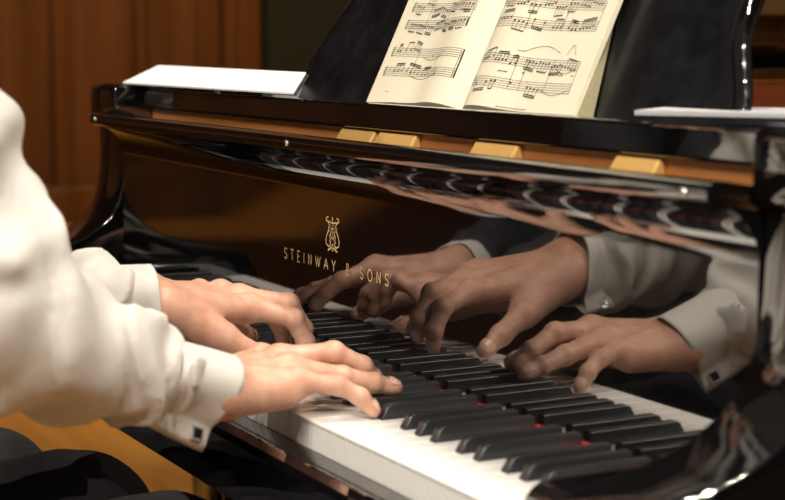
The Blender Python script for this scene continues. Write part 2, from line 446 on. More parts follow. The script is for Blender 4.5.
# ------------------------------------------------------------------ open score on the desk
score = empty('open_score', tuple(dk(-.51, 0, .004)), 'open cream music book leaning on the black music desk', 'music book')
PW = .2055; PH = .29
def page_off(u, v, side):
    """rise of the paper above the desk: arch beside the gutter, lifted lower left corner"""
    t = u/PW
    a = .0105*math.exp(-((t-.22)/.2)**2) - .0075*math.exp(-(t/.07)**2)
    if side < 0: a += .004*math.exp(-((t-.62)/.25)**2)*math.exp(-v/.03)
    return .0095 + a
def page_pt(side, u, v, e=0):
    return dk(-.5035 + side*u, v, page_off(u, v, side) + e)
for side, nm in ((-1, 'left_page'), (1, 'right_page')):
    nu, nv = 28, 8; bm = bmesh.new()
    G = [[bm.verts.new(page_pt(side, PW*i/nu, .0005 + PH*j/nv)) for i in range(nu+1)] for j in range(nv+1)]
    K = [[bm.verts.new(dk(-.5035 + side*PW*i/nu, .0005 + PH*j/nv, .0045)) for i in range(nu+1)] for j in range(nv+1)]
    for j in range(nv):
        for i in range(nu):
            bm.faces.new((G[j][i], G[j][i+1], G[j+1][i+1], G[j+1][i])); bm.faces.new((K[j][i], K[j+1][i], K[j+1][i+1], K[j][i+1]))
    for i in range(nu):
        bm.faces.new((G[0][i], K[0][i], K[0][i+1], G[0][i+1])); bm.faces.new((G[nv][i], G[nv][i+1], K[nv][i+1], K[nv][i]))
    for j in range(nv):
        for i in (0, nu): bm.faces.new((G[j][i], G[j+1][i], K[j+1][i], K[j][i]))
    bmesh.ops.recalc_face_normals(bm, faces=bm.faces)
    pg = from_bm('page', bm, m_page, score, True)
    pg['label'] = 'left page with a short last line of music' if side < 0 else 'right page with two full systems of music'
    pg.data.set_sharp_from_angle(angle=math.radians(50))
    # ---- print
    ink = bmesh.new()
    def quad(p, e=.0003):
        ink.faces.new([ink.verts.new(page_pt(side, a, b, e)) for a, b in p])
    def X(x): return (x if side > 0 else -x)/1e3     # mm from the gutter
    def line(x0, v0, x1, v1, w):
        n = max(1, int(abs(x1-x0)/8)); dx, dv = x1-x0, v1-v0; L_ = math.hypot(dx, dv); nx, nv_ = -dv/L_*w/2, dx/L_*w/2
        for k in range(n):
            a, b = k/n, (k+1)/n
            quad([(X(x0+dx*a+nx), (v0+dv*a+nv_)/1e3), (X(x0+dx*b+nx), (v0+dv*b+nv_)/1e3), (X(x0+dx*b-nx), (v0+dv*b-nv_)/1e3), (X(x0+dx*a-nx), (v0+dv*a-nv_)/1e3)])
    def blob(x, v, rx, rv, tilt=.35, n=9):
        pts = []
        for k in range(n):
            a = 2*PI*k/n; px, pv = rx*math.cos(a), rv*math.sin(a)
            pts.append((X(x + px*math.cos(tilt) - pv*math.sin(tilt)), (v + px*math.sin(tilt) + pv*math.cos(tilt))/1e3))
        quad(pts, .00035)
    def arcl(x0, x1, v, h, w=.55):
        pts = [(x0 + (x1-x0)*k/10, v + h*math.sin(PI*k/10)) for k in range(11)]
        for a, b in zip(pts, pts[1:]): line(*a, *b, w)
    def staff(x0, x1, vt0, vt1, h):     # top line heights at both ends, staff height
        for k in range(5):
            line(x0, vt0 - h*k/4, x1, vt1 - h*k/4, .42)
    rnd = random.Random(11 + side)
    def notes(x0, x1, vt0, vt1, h, groups, bass=False, dens=1.0):
        xs = x0 + 11; w = (x1 - xs - 2)/groups
        vt = lambda x: vt0 + (vt1-vt0)*(x-x0)/(x1-x0)
        # clef: a curl of strokes
        c = vt(x0+4) - h/2
        for a, b in zip(arc(x0+3.2, c, 1.6, h*.5, 60, 300, 8), arc(x0+3.2, c, 1.6, h*.5, 60, 300, 8)[1:]): line(*a, *b, .7)
        line(x0+3.4, c - h*.62, x0+4.2, c + h*.75, .6)
        for g in range(groups):
            gx = xs + g*w; k = rnd.choice((3, 4, 4, 5)); base = rnd.uniform(.1, .9); slope = rnd.uniform(-.5, .5)
            upst = rnd.random() > .45; st = 3.3*(1 if upst else -1)*h/8
            heads = []
            for q in range(k):
                if rnd.random() > dens: continue
                px = gx + w*(q + .4)/(k + .25); pv = vt(px) - h*(base + slope*(q/k - .5)) + rnd.uniform(-.6, .6)
                heads.append((px, pv)); blob(px, pv, 1.6, 1.2)
            if len(heads) >= 2:
                (ax, av), (bx, bv) = heads[0], heads[-1]
                o_ = .9 if upst else -.9; m_ = max if upst else min
                lift = m_([hv - (av + (bv-av)*(hx_-ax)/(bx-ax)) for hx_, hv in heads]) + 2.2*st
                for hx_, hv in heads:
                    line(hx_ + o_, hv, hx_ + o_ + 1e-3, av + (bv-av)*(hx_-ax)/(bx-ax) + lift, .55)
                line(ax + o_, av + lift, bx + o_, bv + lift, 1.3)
                if rnd.random() > .5: line(ax + o_, av + lift - st*.5, bx + o_, bv + lift - st*.5, 1.1)
    def barlines(xs, x0, x1, top, bot, w=.6):
        for bx in xs:
            f = (bx-x0)/(x1-x0)
            line(bx, top[0] + (top[1]-top[0])*f, bx + .01, bot[0] + (bot[1]-bot[0])*f, w)
    def words(x0, x1, v, h=1.3):
        xx = x0
        while xx < x1:
            ww = rnd.uniform(.6, 1.3); line(xx, v + rnd.uniform(-.15, .15), xx + ww, v, h*rnd.uniform(.6, 1)); xx += ww + .45
    h = 9.6
    if side < 0:
        staff(-187, -29, 122, 116.5, h); staff(-187, -33, 101, 98, h)
        notes(-187, -29, 122, 116.5, h, 7); notes(-187, -33, 101, 98, h, 7, True)
        barlines((-140, -92, -33), -187, -33, (122, 116.5), (91.4, 88.4)); words(-60, -44, 107)
        barlines((-34.5,), -187, -33, (101, 98), (91.4, 88.4), 1.6)
        staff(-193, -22, 67.5, 62.5, h); staff(-194, -22, 43.5, 40, h)
        notes(-193, -124, 67.5, 65, h, 3, dens=.75); notes(-193, -60, 43.5, 41, h, 3, True, dens=.6)
        barlines((-127, -70), -193, -22, (67.5, 62.5), (33.9, 30.4)); barlines((-25,), -193, -22, (67.5, 62.5), (33.9, 30.4), .6)
        barlines((-21.8,), -193, -22, (67.5, 62.5), (33.9, 30.4), 1.9)
        arcl(-112, -62, 55, -4); arcl(-125, -62, 33, -4.5); blob(-90, 56, 1.2, .9); blob(-62, 40, 1.3, 1); blob(-62, 37, 1.3, 1); blob(-60, 59, 1.2, 1); words(-63, -57, 33.5, 2.2)
        words(-168, -124, 13.6, 1.1)
    else:
        staff(20, 189, 122, 115, h); staff(18, 189.5, 97.5, 94, h)
        notes(20, 189, 122, 115, h, 8); notes(18, 189, 97.5, 94, h, 6, True, dens=.85)
        barlines((76, 132, 189), 20, 189, (122, 115), (88, 84.4))
        staff(17, 185.5, 58.0, 53.6, h); staff(19, 187, 32.3, 30.4, h)
        notes(17, 186, 58.0, 53.6, h, 7, dens=.9); notes(19, 140, 32.3, 31, h, 4, True, dens=.5)
        barlines((84, 100, 142, 185.3), 17, 186, (58.0, 53.6), (22.7, 20.8))
        arcl(88, 146, 62, 7); arcl(148, 183, 46, -5); arcl(135, 182, 24, -5.5); arcl(158, 172, 60, 10)
        words(78, 90, 62.5, 1); words(62, 76, 39, 1.6); words(97, 101, 40, 2.4); line(158, 41, 165, 39.5, .5); line(158, 38, 165, 39.5, .5); words(178, 181, 39, 1.4)
        words(79, 126, 2.6, 1.0); words(16, 19, 63, 1.3)
    io = from_bm('printed_music', ink, m_ink, pg)
# cover peeking out on the right
bm = bmesh.new()
cv = [dk(-.512, .0005, .0038), dk(-.284, .0005, .0038), dk(-.345, .22, .0038), dk(-.512, .22, .0038)]
cb = [dk(-.512, .0005, -.004), dk(-.284, .0005, -.004), dk(-.345, .22, -.004), dk(-.512, .22, -.004)]
a = [bm.verts.new(p) for p in cv]; b = [bm.verts.new(p) for p in cb]
bm.faces.new(a); bm.faces.new(b[::-1])
for i in range(4): bm.faces.new((a[i], b[i], b[(i+1) % 4], a[(i+1) % 4]))
bmesh.ops.recalc_face_normals(bm, faces=bm.faces)
from_bm('back_cover', bm, m_cover, score)

# ------------------------------------------------------------------ papers lying on the shelf wings
def slab(name, quad4, th, mat, parent=None):
    bm = bmesh.new(); a = [bm.verts.new(p) for p in quad4]; b = [bm.verts.new(np.array(p) - (0, 0, th)) for p in quad4]
    bm.faces.new(a); bm.faces.new(b[::-1])
    for i in range(4): bm.faces.new((a[i], b[i], b[(i+1) % 4], a[(i+1) % 4]))
    bmesh.ops.recalc_face_normals(bm, faces=bm.faces)
    return from_bm(name, bm, mat, parent)
fo = empty('music_folder', (-1.05, .05, .2625), 'open white sheet music folder lying at the left end of the piano top', 'music folder')
fq = [V3(-1.310, .010, .2745), V3(-.772, .030, .2725), V3(-.845, .080, .2945), V3(-1.300, .060, .2985)]
slab('sheets', fq, .0022, m_paper, fo)
slab('cover', [q + V3(0, .004, -.0026) for q in fq], .0012, m_black, fo)
bm = bmesh.new()
for x0, x1 in ((-1.26, -1.09), (-1.07, -.93)):
    box_bm(bm, x0, x1, .060, .30, .2584, .274); box_bm(bm, x0 + .01, x1 - .01, .067, .29, .274, .2825)
from_bm('spare_score', bm, m_greypaper, fo)
bk = empty('booklet', (0, .12, .2625), 'thin grey booklet lying askew at the right end of the piano top', 'booklet')
bq = [V3(-.136, .042, .2738), V3(.02, .167, .2738), V3(-.06, .264, .2738), V3(-.211, .139, .2738)]
slab('pages', bq, .0038, m_greypaper, bk)
slab('cover', [q + V3(.003, -.002, -.0039) for q in bq], .0060, m_satin, bk)

# ------------------------------------------------------------------ implicit surfaces for people
def surfnets(fn, lo, hi, h):
    lo = np.array(lo, float); hi = np.array(hi, float)
    n = np.ceil((hi-lo)/h).astype(int) + 1
    ax = [(lo[i] + h*np.arange(n[i])).astype(np.float32) for i in range(3)]
    X, Y, Z = np.meshgrid(*ax, indexing='ij')
    v = fn(X, Y, Z).astype(np.float32)
    v[v == 0] = 1e-7
    for sl in (np.s_[0, :, :], np.s_[-1, :, :], np.s_[:, 0, :], np.s_[:, -1, :], np.s_[:, :, 0], np.s_[:, :, -1]):
        v[sl] = np.maximum(v[sl], h*.5)      # close the surface at the border of the grid
    ins = v < 0
    nx, ny, nz = n
    c = [(i, j, k) for i in (0, 1) for j in (0, 1) for k in (0, 1)]
    sub = lambda A, o: A[o[0]:o[0]+nx-1, o[1]:o[1]+ny-1, o[2]:o[2]+nz-1]
    cnt = sum(sub(ins, o).astype(np.int8) for o in c)
    act = (cnt > 0) & (cnt < 8)
    I = np.argwhere(act)
    vals = {o: v[I[:, 0]+o[0], I[:, 1]+o[1], I[:, 2]+o[2]] for o in c}
    acc = np.zeros((len(I), 3)); num = np.zeros(len(I))
    for a in c:
        for d in range(3):
            if a[d]: continue
            b = list(a); b[d] = 1; b = tuple(b)
            va, vb = vals[a], vals[b]; cross = (va < 0) != (vb < 0)
            t = np.where(cross, va/np.where(cross, va-vb, 1), 0)
            P = np.zeros((len(I), 3)) + np.array(a); P[:, d] += t
            acc[cross] += P[cross]; num[cross] += 1
    verts = lo + h*(I + acc/num[:, None])
    idx = -np.ones(act.shape, np.int64); idx[act] = np.arange(len(I))
    faces = []
    for d in range(3):
        e1, e2 = (d+1) % 3, (d+2) % 3
        s0 = [slice(0, -1) if q == d else slice(1, -1) for q in range(3)]; s1 = list(s0); s1[d] = slice(1, None)
        A, B = ins[tuple(s0)], ins[tuple(s1)]
        E = np.argwhere(A != B)
        if not len(E): continue
        fl = A[tuple(E.T)]
        base = E.copy()
        for q in (e1, e2): base[:, q] += 1
        def at(o1, o2):
            q = base.copy(); q[:, e1] -= o1; q[:, e2] -= o2
            return idx[q[:, 0], q[:, 1], q[:, 2]]
        Q = np.stack([at(1, 1), at(0, 1), at(0, 0), at(1, 0)], 1)
        Q[~fl] = Q[~fl][:, ::-1]
        faces.append(Q)
    F = np.concatenate(faces); F = F[(F >= 0).all(1)]
    return verts, F

def smin(a, b, k):
    h = np.clip(.5 + .5*(b-a)/k, 0, 1)
    return b*(1-h) + a*h - k*h*(1-h)

def cap(X, Y, Z, a, b, ra, rb):
    a = np.asarray(a, float); b = np.asarray(b, float); ba = b-a; L2 = max(1e-9, ba @ ba)
    px, py, pz = X-a[0], Y-a[1], Z-a[2]
    t = np.clip((px*ba[0] + py*ba[1] + pz*ba[2])/L2, 0, 1)
    return np.sqrt((px-t*ba[0])**2 + (py-t*ba[1])**2 + (pz-t*ba[2])**2) - (ra + (rb-ra)*t)

def ell(X, Y, Z, c, axes, r):
    q = 0
    for a, rr in zip(axes, r):
        q = q + (((X-c[0])*a[0] + (Y-c[1])*a[1] + (Z-c[2])*a[2])/rr)**2
    k = np.sqrt(q)
    return (k-1)*min(r)*(1 + 0*k)

def bend(base, tip, Ls, up, ratio=.6):
    """joint chain from base to tip with given bone lengths, arching towards up"""
    base = np.array(base, float); tip = np.array(tip, float); ch = tip-base; d = np.linalg.norm(ch); u = ch/d
    upp = nrm(up - u*(up @ u))
    def pts(t2):
        a = 0; P = [np.zeros(2)]
        for i, L in enumerate(Ls):
            if i == 1: a -= t2
            if i == 2: a -= t2*ratio
            P.append(P[-1] + L*np.array((math.cos(a), math.sin(a))))
        return P
    if d >= sum(Ls)*.999: t2 = 0.02
    else:
        lo, hi = 0, 2.2
        for _ in range(50):
            t2 = (lo+hi)/2
            if np.linalg.norm(pts(t2)[-1]) > d: lo = t2
            else: hi = t2
    P = pts(t2); e = P[-1]; ang = -math.atan2(e[1], e[0]); c, s = math.cos(ang), math.sin(ang)
    sc = d/np.linalg.norm(e)
    sc = min(sc, 1.12)
    return [base + sc*((c*p[0]-s*p[1])*u + (s*p[0]+c*p[1])*upp) for p in P]

DBG = {}
def make_hand(nm, side, W, E, K, up, tips, thumb, tup, s=1.0, vox=.0015):
    """side +1 right, -1 left. returns verts, faces, nails"""
    W, E, K = map(lambda a: np.array(a, float), (W, E, K))
    f = nrm(K-W); up = nrm(np.array(up, float) - f*(np.array(up, float) @ f)); lat = np.cross(f, up)*side   # towards the little finger
    mc = {}
    for n, a, b, c in (('i', -.027, .002, -.001), ('m', -.0075, .006, .0025), ('r', .0125, .0, .001), ('p', .0315, -.010, -.004)):
        mc[n] = K + s*(lat*a + f*b + up*c)
    LN = {'i': (.046, .027, .021), 'm': (.051, .031, .022), 'r': (.047, .029, .022), 'p': (.037, .022, .019)}
    RD = {'i': (.0118, .0102, .0090, .0070), 'm': (.0120, .0104, .0091, .0071), 'r': (.0115, .0099, .0087, .0068), 'p': (.0102, .0087, .0077, .0060)}
    ch = {}
    for n in 'imrp':
        t = np.array(tips[n], float)
        ch[n] = bend(mc[n], t, [s*L for L in LN[n]], up + (t-K)*0)
    cmc = W + s*(f*.020 - lat*.020 - up*.006)
    ch['t'] = bend(cmc, thumb, [s*.046, s*.036, s*.027], np.array(tup, float), .8)
    RD['t'] = (.0165, .0128, .0112, .0082)
    DBG[nm] = {n: ch[n] for n in ch} | {'W': [W], 'K': [K]}
    fore = nrm(E-W)
    prim_pts = np.array([p for n in ch for p in ch[n]] + [W, W + fore*.075])
    lo, hi = prim_pts.min(0) - .034, prim_pts.max(0) + .034
    def fn(X, Y, Z):
        C = lambda *a: cap(X, Y, Z, *a)
        # palm
        pal = None
        for n, o, r0 in (('i', -.016, .0150), ('m', -.006, .0160), ('r', .006, .0158), ('p', .017, .0150)):
            c = C(W + s*(f*.010 + lat*o), mc[n] - up*.0035*s, r0*s, {'i': .0128, 'm': .0130, 'r': .0125, 'p': .0118}[n]*s)
            pal = c if pal is None else smin(pal, c, .010*s)
        pal = smin(pal, C(cmc + s*(f*.006 - up*.004), ch['t'][1] + s*(lat*.004 - up*.002), .0185*s, .0145*s), .014*s)            # thenar
        pal = smin(pal, C(W + s*(f*.018 + lat*.017 - up*.008), mc['p'] + s*(-f*.014 + lat*.001 - up*.009), .0165*s, .0115*s), .012*s)   # hypothenar
        wr = smin(C(W + lat*.012*s, W + fore*.11 + lat*.010*s, .0200*s, .0200*s), C(W - lat*.012*s, W + fore*.11 - lat*.010*s, .0200*s, .0200*s), .012*s)
        pal = smin(pal, wr, .022*s)
        pal = smin(pal, ell(X, Y, Z, W + s*(fore*.004 + lat*.022 + up*.010), (f, lat, up), (.011*s, .009*s, .009*s)), .01*s)    # ulnar bump
        for n in 'imrp':      # knuckles and tendons
            pal = smin(pal, ell(X, Y, Z, mc[n] + up*.0035*s, (f, lat, up), (.0115*s, .0085*s, .0092*s)), .007*s)
            pal = smin(pal, C(W + s*(f*.03 + lat*{'i': -.010, 'm': -.004, 'r': .004, 'p': .010}[n] + up*.0145), mc[n] + up*.0085*s, .0022*s, .0032*s), .006*s)
        d = pal
        for n in 'imrpt':
            j = ch[n]; r = [q*s for q in RD[n]]
            if n == 't':
                fd = smin(C(j[0], j[1], r[0], r[1]), C(j[1], j[2], r[1]*.96, r[2]), .006*s)
            else:
                fd = C(j[0], j[1], r[0]*.98, r[1]*.96)
            a_ = 1 if n == 't' else 0
            if n == 't':
                fd = smin(fd, C(j[2], j[3] - nrm(j[3]-j[2])*r[3]*.3, r[2]*.98, r[3]), .003*s)
                pads = ((j[2], r[2]),)
            else:
                fd = smin(fd, C(j[1], j[2], r[1]*.96, r[2]*.97), .003*s)
                fd = smin(fd, C(j[2], j[3] - nrm(j[3]-j[2])*r[3]*.3, r[2]*.96, r[3]), .003*s)
                pads = ((j[1], r[1]), (j[2], r[2]))
            for q, rr in pads:   # joint swell
                fd = smin(fd, np.sqrt((X-q[0])**2 + (Y-q[1])**2 + (Z-q[2])**2) - rr*1.01, .004*s)
            # fingertip pulp on the palmar side
            ax = nrm(j[3]-j[2]); dors = nrm(np.cross(np.cross(ax, nrm(j[1]-j[2]) if n != 't' else nrm(j[1]-j[2])), ax))
            if np.linalg.norm(np.cross(ax, nrm(j[1]-j[2]))) < .05: dors = nrm(up - ax*(up @ ax))
            elif dors @ (j[1]-j[2]) > 0: dors = dors
            dd = nrm((up if n != 't' else np.array(tup, float)) - ax*((up if n != 't' else np.array(tup, float)) @ ax))
            pu = j[3] - ax*.0085*s - dd*r[3]*.28
            fd = smin(fd, ell(X, Y, Z, pu, (ax, np.cross(ax, dd), dd), (.0105*s, r[3]*1.02, r[3]*.95)), .003*s)
            d = np.minimum(d, smin(pal, fd, .0085*s if n != 't' else .012*s))
        return d
    vts, fcs = surfnets(fn, lo, hi, vox)
    nails = []
    for n in 'imrpt':
        j = ch[n]; r = RD[n][3]*s; ax = nrm(j[3]-j[2]); u0 = up if n != 't' else np.array(tup, float)
        dd = nrm(u0 - ax*(u0 @ ax)); sd = np.cross(ax, dd); vs = []; fs = []; nu, nv = 6, 6
        L = .0115*s if n != 'p' else .0095*s
        for b in range(nv+1):
            for a in range(nu+1):
                th = (a/nu - .5)*2.0; t = b/nv
                wv = (1 - (2*t-1)**6*.25); th *= wv
                rr = r*1.0 + .0010*s + (1-t)*r*.16 - max(0, t-.6)*.004*s
                q = j[3] - ax*(L - t*L) + ax*.0003*s + (dd*math.cos(th) + sd*math.sin(th))*rr
                vs.append(q)
        w = nu+1
        for b in range(nv):
            for a in range(nu): fs.append((b*w+a, b*w+a+1, b*w+w+a+1, b*w+w+a))
        nails.append((vs, fs))
    return vts, fcs, nails

def grid_obj(name, rings, mat, parent, closed_u=True, smooth=True):
    n = len(rings[0]); vs = [p for r in rings for p in r]; fs = []
    for j in range(len(rings)-1):
        for i in range(n if closed_u else n-1):
            k = (i+1) % n
            fs.append((j*n+i, j*n+k, (j+1)*n+k, (j+1)*n+i))
    return mesh_pf(name, vs, fs, mat, parent, smooth)

def make_cuff(parent, W, E, flap, r=(.041, .035), start=-.004, length=.066, fin=.03, slant=-.006, mat=None, r_in=.0018, finw=.15, flare=.004):
    W = np.array(W, float); E = np.array(E, float); ax = nrm(E-W)
    a1 = nrm(np.array(flap, float) - ax*(np.array(flap, float) @ ax)); a2 = np.cross(ax, a1)
    N = 72; rings = []
    def ring(t, dr, sh=0):
        out = []
        for i in range(N):
            ph = 2*PI*i/N; q = ph if ph < PI else ph - 2*PI
            rr = 1/math.sqrt((math.cos(ph)/r[0])**2 + (math.sin(ph)/r[1])**2)
            wob = .0010*math.sin(3*ph + 1.3 + t*20) + .0008*math.sin(5*ph + t*35)
            fn_ = fin*math.exp(-(q/finw)**2)*(1 - .25*t/length) if fin else 0
            rr = rr + wob + flare*t/length + max(0, fn_ + dr if fn_ > .004 else fn_) + dr
            # slanted, slightly curved edge
            out.append(W + ax*(start + t + slant*(math.cos(ph)*.5 + .5)*(1 - t/length)) + a1*math.cos(ph)*rr + a2*math.sin(ph)*rr)
        return out
    T = [0, .004, .02, .035, .05, length]
    R = [ring(t, 0) for t in T]
    I = [ring(t, -r_in) for t in (0, .006, .03, length*.9)]
    edge = ring(-.0008, -r_in*.5)
    return grid_obj('cuff', I[::-1] + [edge] + R, mat or m_shirt, parent), (ax, a1, a2, W + ax*(start + slant + .013) + a1*(r[0] + fin*.45))

def square_link(parent, c, n, u, size=.0105, rect=1.0):
    """square framed cufflink face with a dark inlay, normal n, one side along u"""
    c = np.array(c, float); n = nrm(n); u = nrm(u - n*(u @ n)); v = np.cross(n, u)
    root = bmesh.new()
    def bx(bm, h, w1, w2, z0, z1):
        vs = [bm.verts.new(c + n*z + u*a*w1 + v*b*w2) for z in (z0, z1) for a, b in ((-1, -1), (1, -1), (1, 1), (-1, 1))]
        for f in ((3,2,1,0),(4,5,6,7),(0,1,5,4),(1,2,6,5),(2,3,7,6),(3,0,4,7)): bm.faces.new([vs[i] for i in f])
    bx(root, 0, size/2, size/2*rect, -.001, .002); tube(root, [c - n*.012, c + n*.001], .0016, 8)
    bmesh.ops.recalc_face_normals(root, faces=root.faces)
    o = from_bm('cufflink', root, m_chrome, parent); o['label'] = 'square silver cufflink with black face'
    bm = bmesh.new(); bx(bm, 0, size/2*.7, size/2*rect*.7, .0018, .0024)
    bmesh.ops.recalc_face_normals(bm, faces=bm.faces)
    from_bm('inlay', bm, m_onyx, o)
    return o

def sleeve_fn(S, E, Wc, rs, re, rm, rw, seed, amp=1.0):
    """shoulder, elbow, wrist end of the sleeve -> sdf with cloth folds"""
    S, E, Wc = map(lambda a: np.array(a, float), (S, E, Wc))
    fa = nrm(Wc-E); fu = nrm(E-S); inn = nrm(nrm(Wc-E) + nrm(S-E)); side = nrm(np.cross(fa, inn)); rng = np.random.RandomState(seed)
    ph = rng.rand(8)*6.28; LF = np.linalg.norm(Wc-E)
    def fn(X, Y, Z):
        Mp = E + (Wc-E)*.52 - V3(0, 0, .006); d = smin(cap(X, Y, Z, S, E, rs, re), smin(cap(X, Y, Z, E, Mp, re, rm), cap(X, Y, Z, Mp, Wc, rm, rw), .012), .03)
        px, py, pz = X-E[0], Y-E[1], Z-E[2]
        u = px*fa[0] + py*fa[1] + pz*fa[2]; w = px*side[0] + py*side[1] + pz*side[2]; q = px*inn[0] + py*inn[1] + pz*inn[2]
        ua = -(px*fu[0] + py*fu[1] + pz*fu[2])
        wx = u + .018*np.sin(w*55 + ph[0]) + .012*np.sin(q*48 + ph[1])
        wy = ua + .018*np.sin(w*45 + ph[2]) + .012*np.sin(q*40 + ph[6])
        f1 = np.sin((wx*1.0 + w*.55)*2*PI/.062 + ph[3]); f1 = np.sign(f1)*np.abs(f1)**1.0
        f2 = np.sin((wx*.7 - w*.9 + q*.4)*2*PI/.085 + ph[4])
        f3 = np.sin((wy*1.0 + w*.5)*2*PI/.075 + ph[5])
        near = np.exp(-(np.sqrt(px**2+py**2+pz**2)/.12)**2)
        endw = np.exp(-((LF-u)/.05)**2)
        fold = .0030*f1*(.35 + 1.1*near + .9*endw)*np.clip(u/.03 + .5, 0, 1) + .0034*f2*(.5 + .8*near) + .0042*f3*np.clip(ua/.04, 0, 1)
        fold = fold + .0025*np.sin(wx*2*PI/.024 + w*30 + ph[7])*endw
        return d + amp*fold
    pts = np.array([S, E, Wc]); r = max(rs, re) + .02
    return fn, pts.min(0) - r, pts.max(0) + r

def join_vf(parts):
    V = []; F = []; o = 0
    for v, f in parts:
        V.append(np.asarray(v)); F += [tuple(int(a) + o for a in q) for q in f]; o += len(v)
    return np.concatenate(V), F

def smooth_vf(v, f, it=2, lam=.5):
    f = np.asarray(f); v = np.array(v)
    for _ in range(it):
        acc = np.zeros_like(v); cnt = np.zeros(len(v))
        for a in range(4):
            for b in ((a+1) % 4, (a+3) % 4):
                np.add.at(acc, f[:, a], v[f[:, b]]); np.add.at(cnt, f[:, a], 1)
        v = v + lam*(acc/cnt[:, None] - v)
    return v

def weld(name, parts, mat, parent):
    """boolean union of closed surfaces into one continuous skin"""
    obs = []
    for v, f in parts:
        me = bpy.data.meshes.new(name); me.from_pydata([tuple(map(float, q)) for q in v], [], [tuple(map(int, q)) for q in f]); me.update()
        o = bpy.data.objects.new(name, me); COL.objects.link(o); obs.append(o)
    for o in obs[1:]:
        md = obs[0].modifiers.new('union', 'BOOLEAN'); md.operation = 'UNION'; md.solver = 'EXACT'; md.object = o
    dg = bpy.context.evaluated_depsgraph_get(); dg.update()
    me = bpy.data.meshes.new_from_object(obs[0].evaluated_get(dg))
    for o in obs:
        m_ = o.data; bpy.data.objects.remove(o); bpy.data.meshes.remove(m_)
    me.name = name; me.materials.clear()
    return link(name, me, mat, parent, True)

